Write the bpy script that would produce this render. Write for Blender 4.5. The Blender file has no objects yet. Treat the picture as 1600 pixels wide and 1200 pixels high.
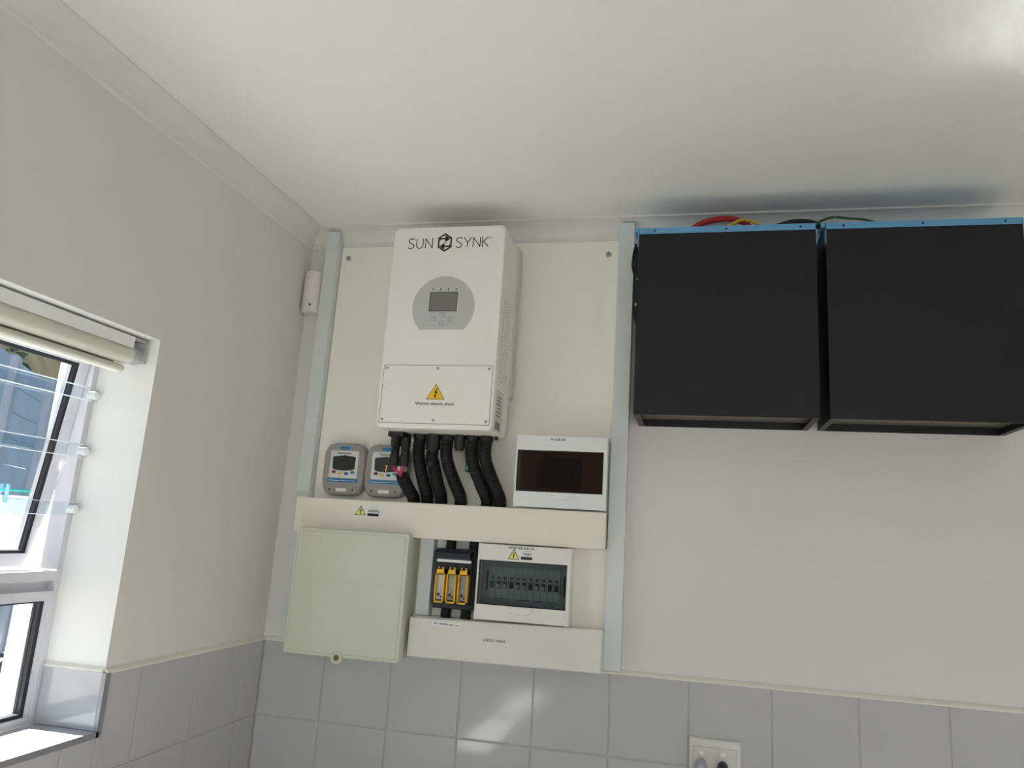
import bpy, bmesh, math, random
from mathutils import Vector, Matrix
random.seed(7)
C = bpy.context.scene.collection
SC = bpy.context.scene

# ------------------------------------------------------------------ camera
cd = bpy.data.cameras.new('camera'); cam = bpy.data.objects.new('camera', cd); C.objects.link(cam)
cd.sensor_width = 36.0; cd.lens = 1169.565 * 36 / 1600
cd.shift_x = -31.155 / 1600; cd.shift_y = -9.64 / 1600
cd.clip_start = 0.02; cd.clip_end = 200
right = Vector((0.97679851, 0.20596197, 0.05868849))
fwd = Vector((-0.21374639, 0.95462041, 0.20739421))
up = Vector((-0.01330991, -0.21512681, 0.97649542))
cam.matrix_world = Matrix(((right.x, up.x, -fwd.x, 1.20624), (right.y, up.y, -fwd.y, -2.06186),
                           (right.z, up.z, -fwd.z, 1.6), (0, 0, 0, 1)))
SC.camera = cam
# ------------------------------------------------------------------ daylight, plus an added area light
SUN_R = 1.33                       # run of the sun into the room for one metre of fall
w = bpy.data.worlds.new('sky'); SC.world = w; w.use_nodes = True
nt = w.node_tree; bg = nt.nodes['Background']
sky = nt.nodes.new('ShaderNodeTexSky'); sky.sky_type = 'NISHITA'; sky.sun_disc = False
sky.sun_elevation = math.atan2(1, SUN_R); sky.sun_rotation = math.radians(-90)
sky.air_density = 1.0; sky.dust_density = 1.0
nt.links.new(sky.outputs[0], bg.inputs[0]); bg.inputs[1].default_value = 0.17
sd = bpy.data.lights.new('sun', 'SUN'); sd.energy = 46; sd.angle = math.radians(0.6); sd.color = (1, 0.985, 0.965)
sun = bpy.data.objects.new('sun', sd); C.objects.link(sun)
sun.rotation_euler = Vector((SUN_R, -0.01, -1)).to_track_quat('-Z', 'Y').to_euler()
ad = bpy.data.lights.new('rear_fill_area', 'AREA'); ad.shape = 'RECTANGLE'; ad.size = 1.9; ad.size_y = 1.1  # added area light, fills the room from behind the camera
ad.energy = 20; ad.color = (1.0, 0.985, 0.965)
al = bpy.data.objects.new('rear_fill_area', ad); C.objects.link(al)
al.location = (1.9, -4.36, 1.52); al.rotation_euler = (math.radians(90), 0, 0)
vs = SC.view_settings
vs.view_transform = 'Standard'; vs.look = 'None'; vs.gamma = 1; vs.use_curve_mapping = False
vs.exposure = 0.24
SC.cycles.max_bounces = 10; SC.cycles.diffuse_bounces = 6; SC.cycles.glossy_bounces = 4
SC.cycles.transparent_max_bounces = 16; SC.cycles.use_denoising = True
SC.cycles.sample_clamp_indirect = 0.0; SC.cycles.blur_glossy = 0.0

# ------------------------------------------------------------------ materials
def lin(c):
    c = c / 255.0
    return c / 12.92 if c <= 0.04045 else ((c + 0.055) / 1.055) ** 2.4
def L(r, g, b): return (lin(r), lin(g), lin(b), 1)
MATS = {}
def mat(name, rgb, rough=0.5, metal=0.0, var=0.05, scale=12.0, bump=0.0, bscale=200.0, coat=0.0, emit=0.0, spec=0.5):
    m = bpy.data.materials.new(name); m.use_nodes = True
    t = m.node_tree; b = t.nodes['Principled BSDF']
    tc = t.nodes.new('ShaderNodeTexCoord')
    nz = t.nodes.new('ShaderNodeTexNoise'); nz.inputs['Scale'].default_value = scale; nz.inputs['Detail'].default_value = 4
    t.links.new(tc.outputs['Object'], nz.inputs['Vector'])
    mx = t.nodes.new('ShaderNodeMix'); mx.data_type = 'RGBA'
    c = L(*rgb)
    mx.inputs[6].default_value = tuple(max(0, x * (1 - var)) for x in c[:3]) + (1,)
    mx.inputs[7].default_value = tuple(min(1, x * (1 + var)) for x in c[:3]) + (1,)
    t.links.new(nz.outputs[0], mx.inputs[0]); t.links.new(mx.outputs[2], b.inputs['Base Color'])
    b.inputs['Roughness'].default_value = rough; b.inputs['Metallic'].default_value = metal
    b.inputs['Coat Weight'].default_value = coat; b.inputs['Specular IOR Level'].default_value = spec
    if bump:
        n2 = t.nodes.new('ShaderNodeTexNoise'); n2.inputs['Scale'].default_value = bscale; n2.inputs['Detail'].default_value = 3
        t.links.new(tc.outputs['Object'], n2.inputs['Vector'])
        bp = t.nodes.new('ShaderNodeBump'); bp.inputs['Strength'].default_value = bump; bp.inputs['Distance'].default_value = 0.002
        t.links.new(n2.outputs[0], bp.inputs['Height']); t.links.new(bp.outputs[0], b.inputs['Normal'])
    if emit:
        b.inputs['Emission Color'].default_value = c; b.inputs['Emission Strength'].default_value = emit
    MATS[name] = m
    return m
def clear(name, tint, ior=1.45, rough=0.02, extra=0.0):
    m = bpy.data.materials.new(name); m.use_nodes = True
    t = m.node_tree; t.nodes.remove(t.nodes['Principled BSDF']); out = t.nodes['Material Output']
    tr = t.nodes.new('ShaderNodeBsdfTransparent'); tr.inputs[0].default_value = tint
    gl = t.nodes.new('ShaderNodeBsdfGlossy'); gl.inputs['Roughness'].default_value = rough
    fr = t.nodes.new('ShaderNodeFresnel'); fr.inputs[0].default_value = ior
    nz = t.nodes.new('ShaderNodeTexNoise'); nz.inputs['Scale'].default_value = 6
    mm = t.nodes.new('ShaderNodeMath'); mm.operation = 'MULTIPLY_ADD'; mm.inputs[1].default_value = 0.01; mm.inputs[2].default_value = rough
    t.links.new(nz.outputs[0], mm.inputs[0]); t.links.new(mm.outputs[0], gl.inputs['Roughness'])
    mx = t.nodes.new('ShaderNodeMixShader')
    ge = t.nodes.new('ShaderNodeNewGeometry'); inv_ = t.nodes.new('ShaderNodeMath'); inv_.operation = 'SUBTRACT'; inv_.inputs[0].default_value = 1
    t.links.new(ge.outputs['Backfacing'], inv_.inputs[1])
    fm = t.nodes.new('ShaderNodeMath'); fm.operation = 'MULTIPLY'; t.links.new(fr.outputs[0], fm.inputs[0]); t.links.new(inv_.outputs[0], fm.inputs[1])
    t.links.new(fm.outputs[0], mx.inputs[0]); t.links.new(tr.outputs[0], mx.inputs[1]); t.links.new(gl.outputs[0], mx.inputs[2])
    t.links.new(mx.outputs[0], out.inputs[0]); MATS[name] = m
    return m
mat('wall', (222, 220, 217), 0.75, var=0.02, scale=3, bump=0.05, bscale=60)
mat('ceiling', (241, 238, 233), 0.8, var=0.025, scale=2.5, bump=0.03, bscale=40)
mat('cornice', (228, 225, 220), 0.7, var=0.015)
mat('tile', (190, 189, 192), 0.1, var=0.015, scale=8, bump=0.02, bscale=14)
mat('sill_tile', (166, 166, 170), 0.11, var=0.01, spec=1.0)
mat('grout', (190, 185, 180), 0.8, var=0.08, scale=40)
mat('caulk', (230, 227, 217), 0.5, var=0.05, scale=60)
mat('floor', (186, 180, 172), 0.35, var=0.1, scale=5)
mat('board', (243, 240, 229), 0.45, var=0.02, scale=6)
mat('strip', (214, 218, 218), 0.45, metal=0.0, var=0.05, scale=18)
mat('inverter', (236, 234, 226), 0.38, var=0.012, scale=5, bump=0.02, bscale=500)
mat('inverter_plate', (210, 208, 200), 0.45, var=0.02)
mat('trunk', (234, 228, 214), 0.4, var=0.02, scale=5)
mat('trunk_white', (222, 220, 214), 0.4, var=0.02, scale=5)
mat('box_cream', (206, 208, 190), 0.3, var=0.025, scale=7)
mat('cream_dark', (186, 187, 168), 0.4)
mat('db_white', (228, 228, 230), 0.35, var=0.012)
mat('db_warm', (230, 225, 221), 0.35, var=0.012)
mat('db_inside', (186, 190, 190), 0.6)
mat('db_dark', (112, 98, 90), 0.6)
mat('breaker', (214, 218, 214), 0.5)
mat('breaker_dark', (44, 48, 50), 0.5)
mat('toggle_white', (225, 225, 222), 0.4)
mat('green', (30, 150, 104), 0.4)
mat('navy', (24, 40, 92), 0.4)
mat('black_plastic', (26, 25, 28), 0.42, var=0.12, scale=25)
mat('black_matt', (18, 18, 20), 0.6, var=0.1)
mat('black_corr', (13, 12, 16), 0.55, var=0.15, scale=30)
mat('fuse_navy', (28, 30, 46), 0.4, var=0.1)
mat('yellow', (236, 184, 14), 0.4, var=0.06)
mat('yellow_pale', (232, 226, 120), 0.45, var=0.03)
mat('yellow_sign', (246, 196, 22), 0.4, var=0.03)
mat('print_black', (22, 22, 24), 0.5)
mat('print_grey', (120, 120, 122), 0.55)
mat('print_white', (232, 232, 230), 0.45)
mat('print_blue', (96, 130, 160), 0.5)
mat('panel_grey', (188, 188, 186), 0.35, var=0.02)
mat('lcd', (122, 117, 116), 0.15, var=0.04)
mat('meter_grey', (150, 146, 142), 0.45, var=0.03, scale=20)
mat('meter_face', (214, 214, 214), 0.35, var=0.02)
mat('meter_lcd', (46, 46, 48), 0.18, var=0.1, scale=40)
mat('meter_blue', (24, 116, 172), 0.4, var=0.04)
mat('btn_red', (120, 28, 60), 0.4); mat('btn_yellow', (226, 190, 40), 0.4)
mat('btn_blue', (34, 100, 170), 0.4); mat('btn_green', (34, 140, 120), 0.4)
mat('amber_digit', (255, 196, 90), 0.4, emit=0.45)
mat('red_wire', (206, 30, 62), 0.4, var=0.06)
mat('red_cable', (186, 30, 40), 0.4, var=0.06)
mat('yellow_cable', (210, 170, 44), 0.4, var=0.06)
mat('green_cable', (52, 80, 52), 0.5, var=0.1)
mat('bat_front', (30, 28, 32), 0.5, var=0.06, scale=4, bump=0.03, bscale=700, spec=0.3)
mat('bat_side', (14, 13, 15), 0.45, var=0.1)
mat('bat_base', (150, 143, 136), 0.3, metal=0.5, var=0.1)
mat('bat_blue', (98, 158, 200), 0.38, var=0.03)
mat('screw', (176, 176, 172), 0.4, metal=0.3, var=0.2, scale=400)
mat('screw_dark', (40, 44, 50), 0.4, metal=0.4)
mat('brass', (140, 110, 70), 0.35, metal=0.8, var=0.2, scale=300)
mat('pir', (228, 219, 214), 0.45, var=0.015)
mat('socket', (214, 212, 206), 0.35, var=0.02)
mat('plug_grey', (170, 166, 186), 0.4, var=0.03)
mat('alu', (206, 205, 210), 0.35, var=0.03, scale=20)
mat('gasket', (30, 28, 36), 0.55, var=0.1)
mat('blind', (216, 214, 198), 0.6, var=0.02, scale=50)
mat('blind_white', (240, 240, 238), 0.4, var=0.015)
mat('blind_grey', (176, 176, 176), 0.35, var=0.05)
mat('edge_trim', (150, 148, 154), 0.4, metal=0.3, var=0.05)
mat('worktop', (226, 222, 214), 0.35, var=0.04, scale=30)
mat('cabinet', (214, 210, 202), 0.5)
mat('plaster_out', (236, 232, 224), 0.85, var=0.05, scale=15, bump=0.5, bscale=60)
mat('fence', (200, 215, 228), 0.9, var=0.22, scale=2.2, bump=0.3, bscale=30)
mat('fence_post', (200, 204, 212), 0.9, var=0.2, scale=5, bump=0.3, bscale=40)
mat('bank', (206, 174, 118), 0.95, var=0.45, scale=1.6, bump=0.6, bscale=12)
mat('leaf', (52, 84, 40), 0.6, var=0.4, scale=3)
mat('bark', (84, 68, 54), 0.9, var=0.3, scale=20)
mat('yard', (112, 106, 96), 0.95, var=0.15, scale=2)
mat('towel', (164, 174, 180), 0.95, var=0.07, scale=60, bump=0.9, bscale=160)
mat('peg', (90, 140, 196), 0.5)
mat('teal', (22, 150, 132), 0.5)
mat('steel', (190, 190, 192), 0.12, metal=1.0, var=0.03)
clear('glass', (0.93, 0.96, 0.97, 1))
clear('acrylic', (0.90, 0.93, 0.95, 1), ior=1.35)
mat('acrylic_highlight', (244, 248, 252), 0.3, var=0.01)  # white colour stands in for the highlights along the bar edges
clear('smoke_brown', (0.58, 0.49, 0.45, 1), rough=0.06)
clear('smoke_grey', (0.62, 0.65, 0.655, 1), rough=0.08)
clear('fuse_clear', (0.92, 0.93, 0.93, 1), rough=0.08)

# ------------------------------------------------------------------ mesh helpers
class B:
    def __init__(s): s.v = []; s.f = []
    def add(s, vs, fs):
        k = len(s.v); s.v += [tuple(p) for p in vs]; s.f += [tuple(i + k for i in f) for f in fs]; return s
    def box(s, x0, x1, y0, y1, z0, z1):
        if x0 > x1: x0, x1 = x1, x0
        if y0 > y1: y0, y1 = y1, y0
        if z0 > z1: z0, z1 = z1, z0
        return s.add([(x0,y0,z0),(x1,y0,z0),(x1,y1,z0),(x0,y1,z0),(x0,y0,z1),(x1,y0,z1),(x1,y1,z1),(x0,y1,z1)],
                     [(0,3,2,1),(4,5,6,7),(0,1,5,4),(1,2,6,5),(2,3,7,6),(3,0,4,7)])
    def cbox(s, x0, x1, y0, y1, z0, z1, b=0.002):
        # box with chamfered edges: three stacked loops along each axis merged as a convex shape
        if x0 > x1: x0, x1 = x1, x0
        if y0 > y1: y0, y1 = y1, y0
        if z0 > z1: z0, z1 = z1, z0
        bm = bmesh.new(); bmesh.ops.create_cube(bm, size=1)
        for q in bm.verts:
            q.co = ((x0+x1)/2 + q.co.x*(x1-x0), (y0+y1)/2 + q.co.y*(y1-y0), (z0+z1)/2 + q.co.z*(z1-z0))
        bmesh.ops.bevel(bm, geom=bm.edges[:], offset=b, segments=1, affect='EDGES', profile=0.5)
        bm.verts.index_update()
        s.add([q.co[:] for q in bm.verts], [[q.index for q in f.verts] for f in bm.faces]); bm.free(); return s
    def loft(s, loops, cap=True):
        # loops: lists of 3d points, same count
        n = len(loops[0]); vs = [p for l in loops for p in l]; fs = []
        for k in range(len(loops) - 1):
            for i in range(n):
                j = (i + 1) % n
                fs.append((k*n+i, k*n+j, (k+1)*n+j, (k+1)*n+i))
        if cap:
            fs.append(tuple(reversed(range(n)))); fs.append(tuple(range((len(loops)-1)*n, len(loops)*n)))
        return s.add(vs, fs)
    def plate(s, pts, y0, y1, bev=0.0, inset=None):
        # outline (x,z) extruded from y0 (back) to y1 (front)
        l = [[(x, y0, z) for x, z in pts]]
        if bev:
            cx = sum(p[0] for p in pts)/len(pts); cz = sum(p[1] for p in pts)/len(pts)
            wx = max(abs(p[0]-cx) for p in pts); wz = max(abs(p[1]-cz) for p in pts)
            sgn = 1 if y0 > y1 else -1
            for a in (0.0, 0.3, 0.7, 1.0):
                k = bev * (1 - math.sqrt(max(0, 1 - a*a))) if a < 1 else bev
                l.append([(cx+(x-cx)*(1-k/wx), y1 + sgn*bev*(1-a), cz+(z-cz)*(1-k/wz)) for x, z in pts])
        else:
            l.append([(x, y1, z) for x, z in pts])
        return s.loft(l)
    def prism(s, pts, axis, a0, a1):
        def P(p, a):
            return {'x': (a, p[0], p[1]), 'y': (p[0], a, p[1]), 'z': (p[0], p[1], a)}[axis]
        return s.loft([[P(p, a0) for p in pts], [P(p, a1) for p in pts]])
    def cyl(s, c, r, axis, a0, a1, n=16, r1=None):
        r1 = r if r1 is None else r1
        def ring(a, rr):
            o = []
            for i in range(n):
                t = 2*math.pi*i/n; u, v = rr*math.cos(t), rr*math.sin(t)
                o.append({'x': (a, c[0]+u, c[1]+v), 'y': (c[0]+u, a, c[1]+v), 'z': (c[0]+u, c[1]+v, a)}[axis])
            return o
        return s.loft([ring(a0, r), ring(a1, r1)])
    def tube(s, pts, r, n=10, corr=None):
        # r: radius, or corr=(pitch, r_hi, r_lo) for corrugated hose
        P = [Vector(p) for p in pts]
        # catmull-rom resample
        def cr(a, b, c, d, t):
            return 0.5*((2*b)+(-a+c)*t+(2*a-5*b+4*c-d)*t*t+(-a+3*b-3*c+d)*t**3)
        Q = []
        for i in range(len(P)-1):
            a = P[max(i-1,0)]; b = P[i]; c = P[i+1]; d = P[min(i+2,len(P)-1)]
            for k in range(14): Q.append(cr(a,b,c,d,k/14))
        Q.append(P[-1])
        if corr:
            ln = [0]
            for i in range(1, len(Q)): ln.append(ln[-1]+(Q[i]-Q[i-1]).length)
            m = int(ln[-1]/corr[0])*4; R = []; rad = []
            for k in range(m+1):
                t = ln[-1]*k/m; j = 0
                while j < len(ln)-2 and ln[j+1] < t: j += 1
                f = (t-ln[j])/max(1e-9, ln[j+1]-ln[j]); R.append(Q[j].lerp(Q[j+1], f))
                rad.append(corr[1] if k % 4 in (0, 1) else corr[2])
            Q = R
        else: rad = [r]*len(Q)
        loops = []; up = None
        for i, q in enumerate(Q):
            t = (Q[min(i+1,len(Q)-1)]-Q[max(i-1,0)]).normalized()
            if up is None: up = Vector((1,0,0)) if abs(t.x) < 0.8 else Vector((0,1,0))
            a = t.cross(up).normalized(); b = t.cross(a).normalized(); up = b.cross(t) if False else up
            loops.append([q + rad[i]*(math.cos(2*math.pi*k/n)*a + math.sin(2*math.pi*k/n)*b) for k in range(n)])
        return s.loft(loops)
    def ribbon(s, pts, wd, y0, y1, closed=False):
        # flat stroke through (x,z) points, thickness y0..y1
        n = len(pts)
        Lf, Rt = [], []
        for i in range(n):
            if closed: a, b, c = pts[i-1], pts[i], pts[(i+1) % n]
            else: a, b, c = pts[max(i-1,0)], pts[i], pts[min(i+1,n-1)]
            d1 = Vector((b[0]-a[0], b[1]-a[1])); d2 = Vector((c[0]-b[0], c[1]-b[1]))
            d1 = d1.normalized() if d1.length > 1e-9 else d2.normalized()
            d2 = d2.normalized() if d2.length > 1e-9 else d1
            t = d1 + d2
            t = t.normalized() if t.length > 1e-6 else d1
            nn = Vector((-t.y, t.x)); k = 1/max(0.45, nn.dot(Vector((-d1.y, d1.x))))
            Lf.append((b[0]+nn.x*wd/2*k, b[1]+nn.y*wd/2*k)); Rt.append((b[0]-nn.x*wd/2*k, b[1]-nn.y*wd/2*k))
        m = n if closed else n-1
        for i in range(m):
            j = (i+1) % n
            q = [Lf[i], Lf[j], Rt[j], Rt[i]]
            s.loft([[(x, y0, z) for x, z in q], [(x, y1, z) for x, z in q]])
        return s
def rr(x0, x1, z0, z1, r, n=5):
    pts = []
    for cx, cz, a in ((x1-r, z1-r, 0), (x0+r, z1-r, 90), (x0+r, z0+r, 180), (x1-r, z0+r, 270)):
        for k in range(n+1):
            t = math.radians(a + 90*k/n); pts.append((cx+r*math.cos(t), cz+r*math.sin(t)))
    return pts
WL = {}
def wloc(o): return WL.get(o.name, Vector((0,0,0)))
def obj(name, b, m, parent=None, smooth=False, kind=None, label=None, cat=None, group=None):
    vs = [Vector(p) for p in b.v]
    lo = Vector((min(v.x for v in vs), min(v.y for v in vs), min(v.z for v in vs)))
    hi = Vector((max(v.x for v in vs), max(v.y for v in vs), max(v.z for v in vs)))
    c = (lo+hi)/2
    me = bpy.data.meshes.new(name); me.from_pydata([(v-c)[:] for v in vs], [], b.f); me.update()
    bm = bmesh.new(); bm.from_mesh(me); bmesh.ops.recalc_face_normals(bm, faces=bm.faces); bm.to_mesh(me); bm.free()
    me.materials.append(MATS[m])
    if smooth:
        for p in me.polygons: p.use_smooth = True
        me.set_sharp_from_angle(angle=math.radians(35))
    return place(name, me, c, parent, kind, label, cat, group)
def place(name, me, c, parent=None, kind=None, label=None, cat=None, group=None):
    o = bpy.data.objects.new(name, me); C.objects.link(o)
    WL[o.name] = Vector(c)
    if parent: o.parent = parent; o.location = Vector(c) - wloc(parent)
    else: o.location = c
    if kind: o['kind'] = kind
    if label: o['label'] = label
    if cat: o['category'] = cat
    if group: o['group'] = group
    return o
def thing(name, loc, label=None, cat=None, group=None, kind=None):
    o = bpy.data.objects.new(name, None); C.objects.link(o); o.location = loc; o.empty_display_size = 0.05
    WL[o.name] = Vector(loc)
    if label: o['label'] = label
    if cat: o['category'] = cat
    if group: o['group'] = group
    if kind: o['kind'] = kind
    return o
def text(name, s, x0, x1, zc, y, m, parent, hmax=None, thick=0.0003, bold=0.018):
    cu = bpy.data.curves.new('t', 'FONT'); cu.body = s; cu.size = 1; cu.align_x = 'CENTER'; cu.align_y = 'CENTER'
    cu.resolution_u = 3; cu.offset = bold
    o = bpy.data.objects.new('t', cu); C.objects.link(o)
    bpy.context.view_layer.update()
    me = bpy.data.meshes.new_from_object(o.evaluated_get(bpy.context.evaluated_depsgraph_get()))
    bpy.data.objects.remove(o); bpy.data.curves.remove(cu)
    xs = [v.co.x for v in me.vertices]; ys = [v.co.y for v in me.vertices]
    k = (x1-x0)/(max(xs)-min(xs)); kz = k
    if hmax: kz = hmax/(max(ys)-min(ys))
    cx = (max(xs)+min(xs))/2; cy = (max(ys)+min(ys))/2
    for v in me.vertices: v.co = Vector(((v.co.x-cx)*k, 0, (v.co.y-cy)*kz))
    me.name = name; me.materials.clear(); me.materials.append(MATS[m])
    return place(name, me, Vector(((x0+x1)/2, y-thick, zc)), parent)
def triangle(parent, cx, zb, wd, ht, y, body, edge='print_black', bw=0.0016):
    pts = [(cx-wd/2, zb), (cx+wd/2, zb), (cx, zb+ht)]
    s = obj('warning_triangle', B().plate(pts, y, y-0.0004), body, parent)
    obj('triangle_border', B().ribbon(pts, bw, y-0.0004, y-0.0007, closed=True), edge, s)
    q = lambda a, b: (cx + a*wd, zb + b*ht)
    bolt = [q(.06,.74), q(-.10,.42), q(.0,.45), q(-.05,.22), q(-.10,.24), q(-.01,.08), q(.05,.25), q(.005,.23), q(.11,.54), q(.01,.51), q(.12,.74)]
    # split into convex quads
    bb = B()
    bb.plate([bolt[0], bolt[1], bolt[9], bolt[10]], y-0.0004, y-0.0008)
    bb.plate([bolt[1], bolt[2], bolt[8], bolt[9]], y-0.0004, y-0.0008)
    bb.plate([bolt[2], bolt[3], bolt[7], bolt[8]], y-0.0004, y-0.0008)
    bb.plate([bolt[4], bolt[5], bolt[6]], y-0.0004, y-0.0008)
    obj('bolt_symbol', bb, edge, s)
    return s

# ================================================================== ROOM
H = 2.517; RX = 3.0; RY = -4.2; TT = 1.268
obj('floor', B().box(-0.26, RX, RY-0.2, 0.2, -0.1, 0), 'floor', kind='structure')
obj('ceiling', B().box(-0.26, RX+0.1, RY-0.2, 0.2, H, H+0.12), 'ceiling', kind='structure')
wall_back = obj('wall_back', B().box(-0.26, RX+0.1, 0, 0.2, -0.1, H), 'wall', kind='structure')
WY0, WY1, WZ0, WZ1 = -1.81, -0.61, 1.148, 1.992
bl = B()
bl.box(-0.26, 0, WY1, 0, 0, H).box(-0.26, 0, RY, WY0, 0, H).box(-0.26, 0, WY0, WY1, 0, WZ0).box(-0.26, 0, WY0, WY1, WZ1, H)
wall_left = obj('wall_left', bl, 'wall', kind='structure')
obj('wall_right', B().box(RX, RX+0.1, RY, 0, 0, H), 'wall', kind='structure')
DX0, DX1, DZ0, DZ = 0.9, 2.9, .95, 2.1
obj('wall_rear', B().box(-0.26, DX0, RY-0.2, RY, 0, H).box(DX1, RX+0.1, RY-0.2, RY, 0, H).box(DX0, DX1, RY-0.2, RY, DZ, H).box(DX0, DX1, RY-0.2, RY, 0, DZ0), 'wall', kind='structure')
d1 = thing('window_2', ((DX0+DX1)/2, RY-0.06, DZ0), kind='structure')  # unseen rear window, added to let the area light in
for k in range(2):
    a0 = DX0 + k*(DX1-DX0)/2; a1 = a0 + (DX1-DX0)/2
    f = B().box(a0, a0+.05, RY-.08, RY-.04, DZ0, DZ).box(a1-.05, a1, RY-.08, RY-.04, DZ0, DZ).box(a0+.05, a1-.05, RY-.08, RY-.04, DZ-.05, DZ).box(a0+.05, a1-.05, RY-.08, RY-.04, DZ0, DZ0+.05)
    obj('frame', f, 'alu', d1)
    obj('pane', B().box(a0+.05, a1-.05, RY-.064, RY-.058, DZ0+.05, DZ-.05), 'glass', d1)
# coved cornice: profile as (offset from wall, z)
cove = [(0, 2.457)] + [(0.052-0.046*math.cos(t*math.pi/2/6), 2.457+0.004+0.052*math.sin(t*math.pi/2/6)) for t in range(7)] + [(0.053, 2.5125), (0.053, H)]
def cornice(name, kind):
    pr = cove + [(0, H)]
    if kind == 'back': loops = [[(o, -o, z) for o, z in pr], [(RX-o, -o, z) for o, z in pr]]
    if kind == 'left': loops = [[(o, -o, z) for o, z in pr], [(o, RY+o, z) for o, z in pr]]
    if kind == 'right': loops = [[(RX-o, -o, z) for o, z in pr], [(RX-o, RY+o, z) for o, z in pr]]
    obj(name, B().loft(loops), 'cornice', kind='structure')
cornice('trim_1', 'back'); cornice('trim_2', 'left'); cornice('trim_3', 'right')
# ------------------------------------------------------------------ wall tiles (200 mm), each its own piece
G = 0.0016
tmesh = {}
def tile(parent, name, plane, a0, a1, z0, z1, t=0.006):
    # plane 'y': on the back wall (a = x), 'x': on the left wall (a = y)
    a0 += G; a1 -= G; z0 += G; z1 -= G
    key = (plane, round(a1-a0, 4), round(z1-z0, 4))
    if key not in tmesh:
        b = B()
        h, v = (a1-a0)/2, (z1-z0)/2
        lo = []
        for d, i in ((0, 0), (t*0.6, 0), (t*0.9, 0.0006), (t, 0.002)):
            o = rr(-h+i, h-i, -v+i, v-i, 0.0015, 1)
            lo.append([((x, -d, z) if plane == 'y' else (d, x, z)) for x, z in o])
        b.loft(lo)
        me = bpy.data.meshes.new('tile'); me.from_pydata(b.v, [], b.f)
        bm = bmesh.new(); bm.from_mesh(me); bmesh.ops.recalc_face_normals(bm, faces=bm.faces); bm.to_mesh(me); bm.free()
        me.materials.append(MATS['tile']); tmesh[key] = me
    c = ((a0+a1)/2, 0, (z0+z1)/2) if plane == 'y' else (0, (a0+a1)/2, (z0+z1)/2)
    o = place(name, tmesh[key], c, parent)
    o.rotation_euler = (random.uniform(-.0016, .0016), 0, random.uniform(-.0016, .0016)) if plane == 'y' else (0, random.uniform(-.0016, .0016), random.uniform(-.0016, .0016))
    o.location += Vector((0, -0.0006, 0)) if plane == 'y' else Vector((0.0006, 0, 0))
obj('grout', B().box(0, RX, -0.0035, 0, .868, TT), 'grout', wall_back)
for rz in (1.068, 0.868):
    for k in range(15): tile(wall_back, 'tile', 'y', .2*k+(.007 if k == 0 else 0), .2*k+.2, rz, rz+.2)
obj('grout', B().box(0, 0.0035, WY1, 0, .868, TT).box(0, 0.0035, -2.5, WY1, .868, WZ0), 'grout', wall_left)
ys = [0, -.1, -.3, -.5, -.61]
for a, b_ in zip(ys, ys[1:]): tile(wall_left, 'tile', 'x', b_, a - (.007 if a == 0 else 0), 1.068, TT)
ys = [-.61] + [-.7-.2*k for k in range(9)]
for a, b_ in zip(ys, ys[1:]): tile(wall_left, 'tile', 'x', b_, a, 1.068, WZ0-.004)
ys = [0, -.1] + [-.3-.2*k for k in range(11)]
for a, b_ in zip(ys, ys[1:]): tile(wall_left, 'tile', 'x', b_, a - (.007 if a == 0 else 0), .868, 1.068)
# caulk bead above the tiles
bead = lambda: [(0, TT-.002), (.0075, TT-.002), (.009, TT+.002), (.005, TT+.007), (0, TT+.010)]
obj('caulk_line', B().loft([[(o, -o, z) for o, z in bead()], [(RX, -o, z) for o, z in bead()]]), 'caulk', wall_back)
obj('caulk_line', B().loft([[(o, -o, z) for o, z in bead()], [(o, WY1-.001, z) for o, z in bead()]]), 'caulk', wall_left)
# tiled sill, jamb foot, metal edge
for k in range(6): obj('sill_tile', B().cbox(-.148, .001, WY0+.2*k+.001, WY0+.2*k+.199, WZ0, WZ0+.006, .0012), 'sill_tile', wall_left)
obj('jamb_tile', B().cbox(-.146, .001, WY1-.006, WY1, WZ0+.0065, TT+.002, .0012), 'sill_tile', wall_left)
obj('jamb_caulk', B().prism([(WY1, TT+.002), (WY1-.009, TT+.002), (WY1-.007, TT+.006), (WY1, TT+.012)], 'x', -.146, 0), 'caulk', wall_left)
tr = B().box(.001, .0095, WY0, WY1, WZ0-.006, WZ0+.0065).box(.001, .0095, WY1-.0065, WY1+.008, WZ0-.006, TT)
obj('trim_4', tr, 'edge_trim', kind='structure')

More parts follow.
